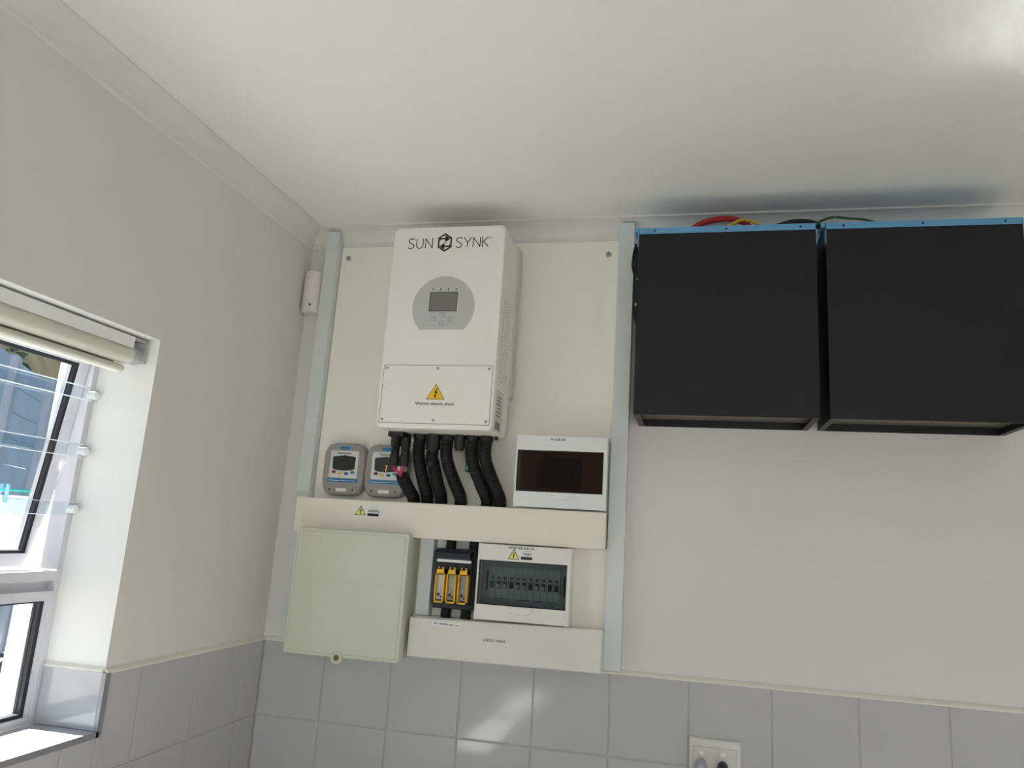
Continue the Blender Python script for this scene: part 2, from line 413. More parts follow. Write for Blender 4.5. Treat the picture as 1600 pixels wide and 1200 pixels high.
# ================================================================== WINDOW
FY0, FY1 = WY0, WY1
win = thing('window_1', (-0.17, -1.21, WZ0), kind='structure')
fx0, fx1 = -.195, -.150
fb = B().box(fx0, fx1, WY1-.016, WY1, WZ0+.006, WZ1).box(fx0, fx1, WY0, WY0+.016, WZ0+.006, WZ1)
fb.box(fx0, fx1, WY0+.016, WY1-.016, WZ1-.045, WZ1).box(fx0, fx1, WY0+.016, WY1-.016, WZ0+.006, 1.170)
fb.box(fx0, fx1, -1.23, -1.19, 1.170, WZ1-.045)
obj('frame', fb, 'alu', win)
for a0, a1 in ((-1.19, WY1-.016), (WY0+.016, -1.23)):
    obj('transom', B().box(fx0, -.146, a0, a1, 1.447, 1.467).box(fx0, -.166, a0, a1, 1.425, 1.447).box(fx0, -.148, a0, a1, 1.405, 1.425), 'alu', win)
    obj('glazing_bead', B().box(-.180, -.152, a1-.014, a1, 1.17, 1.405).box(-.180, -.152, a0, a0+.014, 1.17, 1.405), 'alu', win)
    c0, c1 = a0, a1; a0, a1 = a0+.014, a1-.014
    g = B().box(-.172, -.154, a1-.010, a1, 1.17, 1.405).box(-.172, -.154, a0, a0+.010, 1.17, 1.405).box(-.172, -.154, a0+.01, a1-.01, 1.17, 1.178).box(-.172, -.154, a0+.01, a1-.01, 1.401, 1.405)
    obj('gasket', g, 'gasket', win)
    obj('pane', B().box(-.166, -.161, a0+.01, a1-.01, 1.178, 1.401), 'glass', win); a0, a1 = c0, c1
    # top-hung sash, opened outwards
    tilt = math.atan2(.050, .43) if a1 > -1 else 0.0
    hx, hz = -.158, 1.945
    def rot(b, tilt=tilt):
        o = []
        for x, y, z in b.v:
            dx, dz = x-hx, z-hz
            o.append((hx + dx*math.cos(tilt) + dz*math.sin(tilt), y, hz - dx*math.sin(tilt) + dz*math.cos(tilt)))
        b.v = o; return b
    s0, s1 = a0+.002, a1-.002
    sb = B().box(-.194, -.158, s1-.025, s1, 1.470, 1.945).box(-.194, -.158, s0, s0+.025, 1.470, 1.945)
    sb.box(-.194, -.158, s0+.025, s1-.025, 1.470, 1.497).box(-.194, -.158, s0+.025, s1-.025, 1.925, 1.945)
    sash = obj('sash', rot(sb), 'alu', win)
    gb = B().box(-.174, -.163, s1-.034, s1-.025, 1.497, 1.925).box(-.174, -.163, s0+.025, s0+.034, 1.497, 1.925)
    gb.box(-.174, -.163, s0+.034, s1-.034, 1.497, 1.503).box(-.174, -.163, s0+.034, s1-.034, 1.917, 1.925)
    obj('gasket', rot(gb), 'gasket', sash)
    obj('pane', rot(B().box(-.174, -.169, s0+.034, s1-.034, 1.503, 1.917)), 'glass', sash)
    if tilt: obj('stay_arm', B().tube([(-.176, s1+.001, 1.70), (-.20, s1+.0005, 1.64), (-.205, s1, 1.60)], .004, 8), 'alu', win)
# clear burglar bars
for k, (z, lab) in enumerate(((1.857, 'topmost clear acrylic bar across the window, nearest the roller blind'),
                              (1.729, 'middle one of the clear acrylic bars across the window'),
                              (1.600, 'lowest clear acrylic bar across the window, above the transom'))):
    t = thing('security_bar', (-.14, -1.21, z), lab, 'window bar', 'clear acrylic window bars')
    obj('bar', B().box(-.143, -.135, WY0+.02, WY1-.006, z-.0135, z+.0135), 'acrylic', t)
    obj('edge', B().box(-.1432, -.1348, WY0+.02, WY1-.02, z+.0135, z+.0148), 'acrylic_highlight', t)  # bright edge highlight laid on as a white strip
    obj('edge', B().box(-.1432, -.1348, WY0+.02, WY1-.02, z-.0148, z-.0135), 'acrylic_highlight', t)
    for y in (WY1-.013, WY0+.03):
        obj('end_cap', B().cyl((y, z), .0095, 'x', -.150, -.1335, 18).cyl((y, z), .0095, 'x', -.1335, -.131, 18, .007), 'blind_white', t, smooth=True)
# roller blind
t = thing('roller_blind', (-.05, -1.21, 1.99), 'rolled-up cream roller blind at the head of the window', 'blind')
obj('fascia', B().prism([(-.075, 1.988), (-.030, 1.988), (-.027, 1.985), (-.029, 1.962), (-.034, 1.962), (-.036, 1.980), (-.075, 1.984)], 'y', WY0+.03, -.660) if False else
    B().loft([[(x, y, z) for x, z in [(-.075, 1.988), (-.030, 1.988), (-.027, 1.985), (-.029, 1.962), (-.034, 1.962), (-.036, 1.980), (-.075, 1.984)]] for y in (WY0+.04, -.655)]), 'blind_white', t)
obj('fabric_roll', B().cyl((-.056, 1.950), .022, 'y', WY0+.04, -.640, 24) if False else B().loft([[(-.056+.022*math.cos(a*math.pi/12), y, 1.950+.022*math.sin(a*math.pi/12)) for a in range(24)] for y in (WY0+.04, -.640)]), 'blind', t, smooth=True)
obj('fabric_drop', B().box(-.0785, -.0765, WY0+.05, -.652, 1.915, 1.952), 'blind', t)
obj('hem_bar', B().loft([[(-.066+.015*math.cos(a*math.pi/10), y, 1.917+.010*math.sin(a*math.pi/10)) for a in range(20)] for y in (WY0+.05, -.650)]), 'blind', t, smooth=True)
obj('end_cap', B().loft([[(-.066+.0145*math.cos(a*math.pi/10), y, 1.917+.0095*math.sin(a*math.pi/10)) for a in range(20)] for y in (-.650, -.646)]), 'blind_grey', t)
br = B().box(-.080, -.028, WY1-.006, WY1-.0005, 1.935, 1.988).box(-.075, -.030, WY1-.045, WY1-.006, 1.982, 1.988)
br.loft([[(-.054+.021*math.cos(a*math.pi/10), y, 1.951+.021*math.sin(a*math.pi/10)) for a in range(20)] for y in (-.639, WY1-.006)])
obj('bracket', br, 'blind_grey', t)
obj('bracket_screw', B().loft([[(-.045+.004*math.cos(a), y+.004*math.sin(a), z) for a in [k*math.pi/4 for k in range(8)]] for y, z in ((-.635, 1.982), (-.635, 1.980))]), 'print_black', t)

# ================================================================== OUTSIDE THE WINDOW
obj('ground', B().box(-26, -0.26, -14, 20, -.3, -.05), 'yard', kind='structure')
fd = Vector((-.547, .837, 0)); fn = Vector((.837, .547, 0)); P0 = Vector((-6.087, 4.78, 0))
fence = thing('concrete_fence', P0 + Vector((0, 0, -.05)), 'blue-grey precast concrete panel fence seen through the window', 'fence')
def fbox(s0, s1, n0, n1, z0, z1, ch=0.012):
    b = B().cbox(s0, s1, n0, n1, z0, z1, ch)
    b.v = [tuple(P0 + fd*x + fn*y + Vector((0, 0, z))) for x, y, z in b.v]; return b
posts = [-.82 + 1.577*k for k in range(-3, 5)]
zt = 3.09
pmesh = None
for i, s in enumerate(posts):
    obj('post', fbox(s-.09, s+.09, -.10, .10, -.05, zt+.03+random.uniform(-.02, .03), .02), 'fence_post', fence)
    if i+1 < len(posts):
        z = zt
        while z > 0.3:
            n = random.uniform(-.012, .012)
            if pmesh is None:
                o = obj('concrete_panel', fbox(s+.09, posts[i+1]-.09, -.025+n, .025+n, z-.262, z, .008), 'fence', fence); pmesh = o.data
                pc = WL[o.name] - P0 - fd*s - fn*n - Vector((0, 0, z))
            else:
                place('concrete_panel', pmesh, P0 + fd*s + fn*n + Vector((0, 0, z)) + pc, fence)
            z -= .267
# dry grassy bank behind the fence
nb = 44; ns = 12
vs_, fs_ = [], []
for i in range(nb+1):
    for j in range(ns+1):
        s = -2 + 18*i/nb; d_ = .15 + 3*j/ns
        zz = 3.0 + 2.0*(d_-.15) + 0.10*math.sin(d_*7.1+s*.25) + random.uniform(-.05, .05)
        p = P0 + fd*s - fn*d_; vs_.append((p.x, p.y, zz))
for i in range(nb):
    for j in range(ns): a = i*(ns+1)+j; fs_.append((a, a+1, a+ns+2, a+ns+1))
base = B().add(vs_, fs_)
obj('grass_bank', base, 'bank', kind='structure')
def tree(loc, r, label, n=900):
    t = thing('leafy_bush', loc, label, 'bush')
    obj('stem', B().tube([loc, (loc[0]+.05, loc[1], loc[2]+r*.7), (loc[0], loc[1]+.05, loc[2]+r*1.4)], .06, 8), 'bark', t)
    b = B()
    for k in range(n):
        q = Vector((random.gauss(0, 1), random.gauss(0, 1), random.gauss(0, 1))).normalized() * r * random.uniform(.35, 1)
        q.z = q.z*.9 + r*1.2; q += Vector(loc)
        a = Vector((random.gauss(0, 1), random.gauss(0, 1), random.gauss(0, 1))).normalized(); c = a.orthogonal().normalized()
        l = random.uniform(.06, .13)
        b.add([q-a*l, q+c*l*.4, q+a*l, q-c*l*.4], [(0, 1, 2, 3)])
    o = obj('foliage', b, 'leaf', t); o['kind'] = 'stuff'
tree((-6.75, 4.6, 2.45), .55, 'dark green bush above the concrete fence')
# washing line, towel, peg
LX = -1.3; LZ = 1.656
wl = thing('washing_line', (LX, .2, -.05), 'teal washing line strung outside the window', 'washing line')
obj('line', B().tube([(LX, -3.2, LZ+.03), (LX, 0.2, LZ), (LX, 3.6, LZ+.03)], .004, 8), 'teal', wl)
for y in (-3.2, 3.6): obj('post', B().cyl((LX, y), .025, 'z', -.05, LZ+.05, 12), 'fence_post', wl)
b = B(); nx, nz = 24, 16; vv = []
for i in range(nx+1):
    for j in range(nz+1):
        y = -.35 + 1.05*i/nx; z = LZ - .005 - .022*(1 if 0 < i < nx else .3) - .33*j/nz
        vv.append((LX + .012*math.sin(y*16) * (j/nz) + .006*math.sin(y*41+j), y, z - .01*math.cos(y*9)))
ff = []
for i in range(nx):
    for j in range(nz): a = i*(nz+1)+j; ff.append((a, a+1, a+nz+2, a+nz+1))
tw = B().add(vv, ff)
k = len(vv); tw.add([(x-.008, y, z) for x, y, z in vv], [tuple(reversed(f)) for f in ff])
edge = [i*(nz+1) for i in range(nx+1)] + [nx*(nz+1)+j for j in range(1, nz+1)] + [i*(nz+1)+nz for i in range(nx-1, -1, -1)] + [j for j in range(nz-1, 0, -1)]
for a, c in zip(edge, edge[1:]+edge[:1]): tw.f.append((a, c, c+k, a+k))
obj('towel', tw, 'towel', smooth=True, label='pale terry towel hanging on the washing line outside', cat='towel')
pg = thing('clothes_peg', (LX, .285, LZ-.03), 'blue clothes peg holding the towel on the line', 'peg')
obj('peg_leg', B().cbox(LX+.006, LX+.013, .278, .292, LZ-.045, LZ+.022, .002), 'peg', pg)
obj('peg_leg', B().cbox(LX-.020, LX-.013, .278, .292, LZ-.045, LZ+.022, .002), 'peg', pg)
obj('spring', B().box(LX-.013, LX+.006, .281, .289, LZ-.002, LZ+.006), 'screw', pg)

# ================================================================== COUNTER under the window, out of view, added to bounce sunlight upwards
t = thing('bounce_counter', (.3, -1.5, 0), 'unseen pale counter under the window, added to bounce sunlight', 'counter')
obj('worktop', B().cbox(.0045, .62, -3.0, -.005, .838, .866, .003), 'worktop', t)
obj('carcass', B().box(.01, .58, -2.99, -.01, .1, .838), 'cabinet', t)
for k in range(5): 
    d_ = obj('door', B().cbox(.58, .598, -2.98+.594*k, -2.98+.594*k+.588, .11, .83, .002), 'cabinet', t)
    obj('handle', B().box(.598, .612, -2.98+.594*k+.2, -2.98+.594*k+.38, .77, .78), 'steel', d_)

# ================================================================== MOUNTING BOARD + STRIPS
t = thing('mounting_board', (.54, -.008, 1.27), 'cream mounting board on the wall behind the electrical gear', 'board')
obj('panel', B().cbox(.1115, .9835, -.016, -.0005, 1.280, 2.4565, .001), 'board', t)
for x, z in ((.137, 2.420), (.954, 2.414)):
    s = obj('screw', B().loft([[(x+.0085*math.cos(a*math.pi/8)*k, y, z+.0085*math.sin(a*math.pi/8)*k) for a in range(16)] for y, k in ((-.016, 1), (-.0185, 1), (-.021, .7))]), 'screw', t)
    obj('slot', B().box(x-.005, x+.005, -.0214, -.0205, z-.0009, z+.0009).box(x-.0009, x+.0009, -.0214, -.0205, z-.005, z+.005), 'print_grey', s)
def strip(x0, x1, lab):
    prof = [(-.0005, 1.280), (-.042, 1.280), (-.042, 2.499), (-.040, 2.501), (-.034, 2.4945), (-.027, 2.486), (-.019, 2.474), (-.012, 2.4565), (-.0005, 2.4565)]
    o = obj('metal_strip', B().prism(prof, 'x', x0, x1), 'strip', label=lab, cat='metal strip', group='grey strips beside the board')
    return o
strip(.069, .110, 'grey metal strip beside the corner motion sensor, at the left of the board')
strip(.985, 1.029, 'grey metal strip between the mounting board and the black battery')

# ================================================================== MOTION SENSOR
t = thing('motion_sensor', (.034, -.02, 2.24), 'small white motion sensor in the wall corner beside the strip', 'sensor')
def pirloop(z, k=1.0, lo=0.0):
    o = []
    for i in range(9):
        a = math.pi*i/8; o.append((.035+.0295*k*math.cos(a), -.022-lo-.032*k*math.sin(a)**.7, z))
    return [(.035+.0295*k, -.0005, z)] + o + [(.035-.0295*k, -.0005, z)]
obj('housing', B().loft([pirloop(2.236, .86), pirloop(2.240, .97), pirloop(2.252), pirloop(2.342, 1.0)]), 'pir', t, smooth=True)
obj('cap', B().loft([pirloop(2.3425, .985), pirloop(2.344, 1.0), pirloop(2.362, 1.0), pirloop(2.368, .93), pirloop(2.370, .8)]), 'pir', t, smooth=True)
obj('lens', B().loft([[(x, y, z) for x, y, z in pirloop(q, .9, .0045)] for q in (2.275, 2.308)]), 'pir', t, smooth=True)
obj('indicator', B().cyl((.044, 2.258), .003, 'y', -.050, -.0565, 10), 'print_black', t)

# ================================================================== INVERTER
IY = -.215
inv = thing('solar_inverter', (.533, -.12, 1.8605), 'white wall inverter with a grey round display panel and black logo', 'inverter')
obj('body', B().plate(rr(.371, .695, 1.8605, 2.429, .016), -.066, IY, .007), 'inverter', inv, smooth=True)
obj('back_plate', B().cbox(.376, .699, -.066, -.030, 1.975, 2.424, .002), 'inverter_plate', inv)
for z in (2.28, 2.00): obj('wall_bracket', B().box(.43, .64, -.030, -.0165, z, z+.06), 'screw', inv)
# logo
lg = obj('logo_emblem', B(), 'print_black', inv) if False else None
y0, y1 = IY-.0001, IY-.0005
cx, cz, sx, sz = .5235, 2.381, .0208, .0270
hexp = lambda a, b: (cx+a*sx, cz+b*sz)
em = B()
em.ribbon([hexp(-1.0, .38), hexp(-.95, .44), hexp(0, .93), hexp(.86, .46), hexp(.86, -.22), hexp(.6, -.42), hexp(-.1, -.42)], .0044, y0, y1)
em.ribbon([hexp(1.0, -.38), hexp(.95, -.44), hexp(0, -.93), hexp(-.86, -.46), hexp(-.86, .22), hexp(-.6, .42), hexp(.1, .42)], .0044, y0, y1)
em.plate([hexp(.70, .41), hexp(.02, .80), hexp(.02, .02)], y0, y1)
em.plate([hexp(-.70, -.41), hexp(-.02, -.80), hexp(-.02, -.02)], y0, y1)
obj('logo_emblem', em, 'print_black', inv)
def stroke_letters(word, x0, zb, h, wd, gap, name):
    b = B(); x = x0
    for ch in word:
        w_ = {'S': .62, 'U': .72, 'N': .76, 'Y': .74, 'K': .64}[ch]*h
        q = lambda a, c: (x + a*w_, zb + c*h)
        if ch == 'S':
            pts = [q(.95, .90), q(.72, .99), q(.42, .99), q(.14, .90), q(.06, .74), q(.18, .60), q(.5, .50), q(.82, .40), q(.95, .25), q(.84, .09), q(.55, 0), q(.25, .01), q(.02, .10)]
            b.ribbon(pts, wd, y0, y1)
        if ch == 'U': b.ribbon([q(.04, 1), q(.04, .32), q(.14, .10), q(.36, 0), q(.64, 0), q(.86, .10), q(.96, .32), q(.96, 1)], wd, y0, y1)
        if ch == 'N': b.ribbon([q(.05, 0), q(.05, 1)], wd, y0, y1).ribbon([q(.05, .98), q(.95, .02)], wd, y0, y1).ribbon([q(.95, 0), q(.95, 1)], wd, y0, y1)
        if ch == 'Y': b.ribbon([q(0, 1), q(.5, .46)], wd, y0, y1).ribbon([q(1, 1), q(.5, .46)], wd, y0, y1).ribbon([q(.5, .48), q(.5, 0)], wd, y0, y1)
        if ch == 'K': b.ribbon([q(.06, 0), q(.06, 1)], wd, y0, y1).ribbon([q(.95, 1), q(.06, .46)], wd, y0, y1).ribbon([q(.22, .56), q(1, 0)], wd, y0, y1)
        x += w_ + gap
    return obj(name, b, 'print_black', inv)
stroke_letters('SUN', .4165, 2.3655, .0290, .0024, .0055, 'logo_lettering')
stroke_letters('SYNK', .5560, 2.3655, .0290, .0024, .0044, 'logo_lettering')
obj('logo_mark', B().ribbon([(.6545+.0022*math.cos(a*math.pi/5), 2.3915+.0022*math.sin(a*math.pi/5)) for a in range(10)], .0009, y0, y1, closed=True).box(.6540, .6550, y1, y0, 2.3905, 2.3925), 'print_grey', inv)
# display panel: disc cut flat at the bottom
dcx, dcz, dr = .535, 2.1935, .0885
zcut = 2.131; a0 = math.asin((zcut-dcz)/dr)
dp = [(dcx+dr*math.cos(a), dcz+dr*math.sin(a)) for a in [a0 + (math.pi-2*a0)*k/40 for k in range(41)]]
disp = obj('display_panel', B().plate(dp, IY+.001, IY-.0008), 'panel_grey', inv)
yp = IY-.0008
obj('screen', B().plate(rr(.4955, .5725, 2.183, 2.236, .001, 2), yp, yp-.0004), 'lcd', disp)
obj('screen_bezel', B().ribbon(rr(.4952, .5728, 2.1827, 2.2363, .001, 2), .0016, yp, yp-.0006, closed=True), 'meter_lcd', disp)
for x in (.502, .524, .546, .568):
    obj('led', B().cyl((x, 2.2455), .0022, 'y', yp, yp-.0006, 12), 'screw_dark', disp)
    if x > .52: obj('led_caption', B().box(x-.006, x+.006, yp-.0003, yp, 2.2400, 2.2408), 'print_grey', disp)
for x, z in ((.534, 2.1715), (.511, 2.1605), (.557, 2.1595), (.534, 2.148)):
    bt = obj('button', B().plate(rr(x-.0062, x+.0062, z-.006, z+.0062, .003, 3), yp, yp-.0004), 'panel_grey', disp)
    obj('button_outline', B().ribbon(rr(x-.0062, x+.0062, z-.006, z+.0062, .003, 3), .0010, yp-.0003, yp-.0007, closed=True), 'print_blue', bt)
    obj('button_symbol', B().box(x-.0010, x+.0010, yp-.0008, yp-.0003, z-.002, z+.002), 'print_blue', bt)
# wiring cover
obj('cover_seam', B().plate(rr(.3815, .6875, 1.8735, 2.0325, .004, 3), IY+.001, IY-.0003), 'print_grey', inv)
cov = obj('wiring_cover', B().plate(rr(.3830, .6862, 1.8750, 2.0310, .0035, 3), IY+.001, IY-.0014, .0006), 'inverter', inv)
yc = IY-.0014
for x, z in ((.391, 2.023), (.535, 2.0235), (.677, 2.023), (.391, 1.883), (.535, 1.883), (.678, 1.883)):
    s = obj('screw', B().loft([[(x+.0040*math.cos(a*math.pi/6)*k, y, z+.0040*math.sin(a*math.pi/6)*k) for a in range(12)] for y, k in ((yc, 1), (yc-.0008, 1), (yc-.0018, .55))]), 'screw', cov)
    obj('screw_slot', B().box(x-.0022, x+.0022, yc-.0020, yc-.0010, z-.0005, z+.0005), 'print_black', s)
triangle(cov, .535, 1.9395, .050, .0400, yc, 'yellow_sign', bw=.0011)
text('warning_text', 'Warning electric shock', .480, .589, 1.9265, yc, 'print_black', cov)
# rating label on the right flank
xs = .695
lb = obj('rating_label', B().box(xs-.0004, xs+.0004, -.185, -.100, 1.985, 2.235), 'inverter', inv, label='printed rating label')
pb = B(); z = 2.225
while z > 1.995:
    yy = -.180
    while yy < -.110:
        l = random.uniform(.004, .012); pb.box(xs+.0004, xs+.0007, yy, min(yy+l, -.105), z-.0013, z); yy += l + random.uniform(.006, .020)
    z -= .0068
obj('label_print', pb, 'print_grey', lb)
lb2 = obj('serial_label', B().box(xs-.0004, xs+.0004, -.192, -.120, 1.866, 1.975), 'inverter_plate', inv)
pb = B().box(xs+.0004, xs+.0007, -.188, -.140, 1.870, 1.890)
for k in range(6): pb.box(xs+.0004, xs+.0007, -.185+.006*(k % 3), -.145+.004*(k % 2), 1.905+.010*k, 1.909+.010*k)
obj('label_print', pb, 'print_grey', lb2)
# sockets and glands under the inverter
ZB = 1.8605
def gland(x, y, r, h, nm='cable_gland'):
    b = B().cyl((x, y), r*1.12, 'z', ZB-.009, ZB, 8).cyl((x, y), r, 'z', ZB-.011, ZB-.009, 16).cyl((x, y), r*1.05, 'z', ZB-h, ZB-.011, 10)
    b.cyl((x, y), r*.8, 'z', ZB-h-.006, ZB-h, 16, None)
    return obj(nm, b, 'black_plastic', inv)
gland(.5005, -.105, .0195, .042); gland(.5765, -.105, .0150, .036)
for x in (.459, .539, .611, .650): obj('conduit_collar', B().cyl((x, -.100), .0195, 'z', ZB-.014, ZB, 10), 'black_plastic', inv)
obj('rubber_foot', B().cyl((.678, -.10), .005, 'z', ZB-.010, ZB, 10), 'black_plastic', inv)
obj('isolator_plate', B().cbox(.383, .428, -.150, -.085, ZB-.014, ZB, .002), 'black_plastic', inv)
obj('earth_stud', B().cyl((.447, -.16), .006, 'z', ZB-.004, ZB, 12), 'screw', inv)

# panel connectors with red wires
for k, (x, lab) in enumerate(((.399, 'black panel connector with red wire nearest the meters, under the inverter'),
                              (.428, 'black panel connector with red wire right of its twin, under the inverter'))):
    t = thing('panel_connector', (x, -.125, 1.765), lab, 'connector', 'black panel connectors')
    obj('plug_body', B().cyl((x, -.125), .0140, 'z', 1.822, 1.8465, 12).cyl((x, -.125), .0115, 'z', 1.805, 1.822, 12).box(x-.0045, x+.0045, -.142, -.125, 1.808, 1.838), 'black_plastic', t)
    obj('nut', B().cyl((x, -.125), .0115, 'z', 1.805, 1.794, 8, .0138).cyl((x, -.125), .0138, 'z', 1.768, 1.794, 10), 'black_plastic', t)
    e = (.4165, -.118, 1.7475)
    obj('wire', B().tube([(x, -.125, 1.769), (x + (.004 if k == 0 else -.001), -.125, 1.760), (e[0] - (.003 if k == 0 else -.002), e[1], e[2]+.002), (e[0]+.001, -.112, 1.738)], .0036, 8), 'red_wire', t)
# corrugated conduits down to the trunking
cond = [(.421, -.110, .4335, 1.757, 'corrugated black conduit behind the red wires'),
        (.459, -.100, .474, 1.8465, 'corrugated black conduit just right of the red wires'),
        (.5005, -.105, .515, 1.8125, 'corrugated black conduit hanging from the large ribbed gland'),
        (.539, -.100, .572, 1.8465, 'corrugated black conduit left of the small empty gland'),
        (.611, -.100, .648, 1.8465, 'corrugated black conduit in front of the communication dongle'),
        (.650, -.100, .685, 1.8465, 'rightmost corrugated black conduit, next to the upper breaker box')]
for x, y, xb, zt_, lab in cond:
    yb = -.044
    if zt_ < 1.8: pts = [(x, y, zt_-.012), (x+.001, y+.012, zt_-.025), ((x*.4+xb*.6), (y*.3+yb*.7), 1.705), (xb+.001, yb, 1.687), (xb+.002, yb, 1.6725)]
    else:
        pts = [(x, y, zt_), (x-.001, y, zt_-.03), (x+(xb-x)*.12, y+.006, 1.785), (x+(xb-x)*.62, (y+yb)/2, 1.735), (xb-.001, yb+.002, 1.695), (xb+.001, yb, 1.6725)]
    obj('corrugated_conduit', B().tube(pts, .015, 14, corr=(.0050, .0178, .0160)), 'black_corr', smooth=True, label=lab, cat='conduit', group='conduits under the inverter')
t = thing('communication_dongle', (.598, -.105, 1.764), 'thin black plug-in dongle with a white label behind the conduits', 'dongle')
obj('case', B().cbox(.588, .622, -.075, -.055, 1.764, 1.8605, .002), 'black_plastic', t)
obj('label_plate', B().box(.594, .617, -.0755, -.0748, 1.772, 1.815), 'print_white', t)
obj('green_band', B().box(.5875, .5935, -.0752, -.0746, 1.770, 1.788), 'green', t)

# ================================================================== METERS
def meter(x0, lab, digit):
    x1 = x0+.130; z0, z1 = 1.6835, 1.8345; yb, yf = -.0165, -.050
    t = thing('heater_controller', ((x0+x1)/2, -.033, z0), lab, 'controller', 'grey water heater controllers')
    cxm = (x0+x1)/2
    def outline(k=1.0):
        o = []
        n = 48; hw, hh = .0655*k, .0765*k - (1-k)*.0
        for i in range(n):
            a = 2*math.pi*i/n; c, s = math.cos(a), math.sin(a); e = 2/4.6
            xx = math.copysign(abs(c)**e, c); zz = math.copysign(abs(s)**e, s)
            o.append((cxm + hw*xx*(1 - .035*(zz-0.2)**2), (z0+z1)/2 + hh*zz))
        return o
    L_ = [[(x, y, z) for x, z in outline(k)] for k, y in ((.95, yb), (1.0, yb-.010), (1.0, yf+.010), (.975, yf+.003), (.93, yf), )]
    obj('case', B().loft(L_), 'meter_grey', t, smooth=True)
    u = lambda a: x0+.130*a
    face = obj('face_plate', B().plate(rr(u(.165), u(.835), 1.734, 1.8125, .003, 2), yf, yf-.0008), 'meter_face', t)
    obj('top_badge', B().plate(rr(u(.38), u(.62), 1.8165, 1.8250, .001, 1), yf, yf-.0006), 'meter_blue', t)
    bs = obj('blue_strip', B().plate(rr(u(.14), u(.86), 1.7215, 1.7315, .001, 1), yf, yf-.0006), 'meter_blue', t)
    pb = B(); x = u(.17)
    while x < u(.80):
        l = random.uniform(.005, .012); pb.box(x, x+l, yf-.0009, yf-.0006, 1.7255, 1.7272); x += l+.003
    obj('strip_print', pb, 'print_white', bs)
    ye = yf-.0008
    obj('display', B().plate([(u(.24), 1.760), (u(.30), 1.7565), (u(.5), 1.7545), (u(.70), 1.7565), (u(.765), 1.760), (u(.775), 1.792), (u(.755), 1.7955), (u(.55), 1.7985), (u(.5), 1.8000), (u(.45), 1.7985), (u(.245), 1.7955), (u(.225), 1.792)], ye, ye-.0006), 'meter_lcd', face)
    text('maker_text', 'Geyserwise', u(.32), u(.65), 1.8050, ye, 'print_black', face, hmax=.0078, bold=.03)
    if digit:
        b = B().ribbon([(u(.485), 1.773), (u(.50), 1.7745), (u(.525), 1.773), (u(.525), 1.768), (u(.508), 1.764), (u(.515), 1.7575)], .0016, ye-.0006, ye-.0010)
        obj('display_digit', b, 'amber_digit', face)
    for a, z, m in ((.28, 1.7505, 'btn_red'), (.43, 1.7465, 'btn_yellow'), (.58, 1.7465, 'btn_blue'), (.73, 1.7505, 'btn_green')):
        obj('button', B().plate([(u(a)+.0068*math.cos(q*math.pi/8), z+.0042*math.sin(q*math.pi/8)) for q in range(16)], ye, ye-.0012), m, face)
    obj('sticker', B().box(u(.37), u(.62), yf-.0006, yf, 1.6955, 1.7045), 'print_white', t)
    for a in (.215, .765): obj('screw_hole', B().cyl((u(a), 1.7005), .0028, 'y', yf+.001, yf-.0004, 12), 'print_black', t)
meter(.149, 'grey controller with a blank screen, nearest the metal strip', False)
meter(.2795, 'grey controller with a lit amber digit, nearest the conduits', True)

# ================================================================== TRUNKING
t = thing('cable_trunking', (.54, -.046, 1.578), 'long cream cable trunking across the board below the inverter', 'trunking')
obj('base', B().box(.1115, .981, -.060, -.0165, 1.580, 1.6715), 'trunk', t)
obj('lid', B().plate([(.092, 1.578), (.982, 1.578), (.982, 1.6735), (.092, 1.6735)], -.060, -.078, .003), 'trunk', t)
obj('lid_groove', B().box(.0935, .981, -.0785, -.0778, 1.5845, 1.5855), 'caulk', t)
st = obj('sticker', B().box(.276, .357, -.0786, -.0778, 1.627, 1.6595), 'print_white', t)
triangle(st, .2945, 1.632, .031, .0245, -.0786, 'yellow_pale', bw=.0016)
obj('sticker_bar', B().box(.3155, .3495, -.0789, -.0786, 1.630, 1.6375), 'print_black', st)
text('sticker_text', 'WARNING', .3150, .3515, 1.6435, -.0786, 'print_black', st, hmax=.0062, bold=.03)
obj('sticker_rule', B().box(.3185, .3475, -.0789, -.0786, 1.6482, 1.6498).box(.322, .328, -.0789, -.0786, 1.6535, 1.6545).box(.336, .343, -.0789, -.0786, 1.6535, 1.6545), 'print_grey', st)

t = thing('wire_trunking', (.727, -.046, 1.273), 'white cable trunking marked as holding live wires, at the bottom', 'trunking')
obj('base', B().box(.470, .983, -.060, -.0165, 1.2805, 1.3745), 'trunk_white', t)
obj('lid', B().plate([(.4665, 1.2715), (.983, 1.2745), (.983, 1.3795), (.4665, 1.3715)], -.060, -.078, .003), 'trunk_white', t)
obj('end_cap', B().box(.9832, .9846, -.074, -.0165, 1.2805, 1.3745), 'trunk_white', t)
text('trunking_text', 'LIVE DC WIRES', .674, .733, 1.3300, -.0780, 'print_black', t)
sl = obj('sticker', B().box(.530, .612, -.0786, -.0778, 1.3545, 1.3660), 'print_white', t)
obj('sticker_print', B().box(.535, .546, -.0789, -.0786, 1.360, 1.3625).box(.550, .574, -.0789, -.0786, 1.3592, 1.3622).box(.578, .592, -.0789, -.0786, 1.3585, 1.3612).box(.596, .606, -.0789, -.0786, 1.3578, 1.3602), 'print_grey', sl)
obj('grey_trunking', B().cbox(.470, .508, -.050, -.0165, 1.3755, 1.579, .001), 'strip', label='short vertical grey trunking between cream cabinet and fuse switch', cat='trunking')

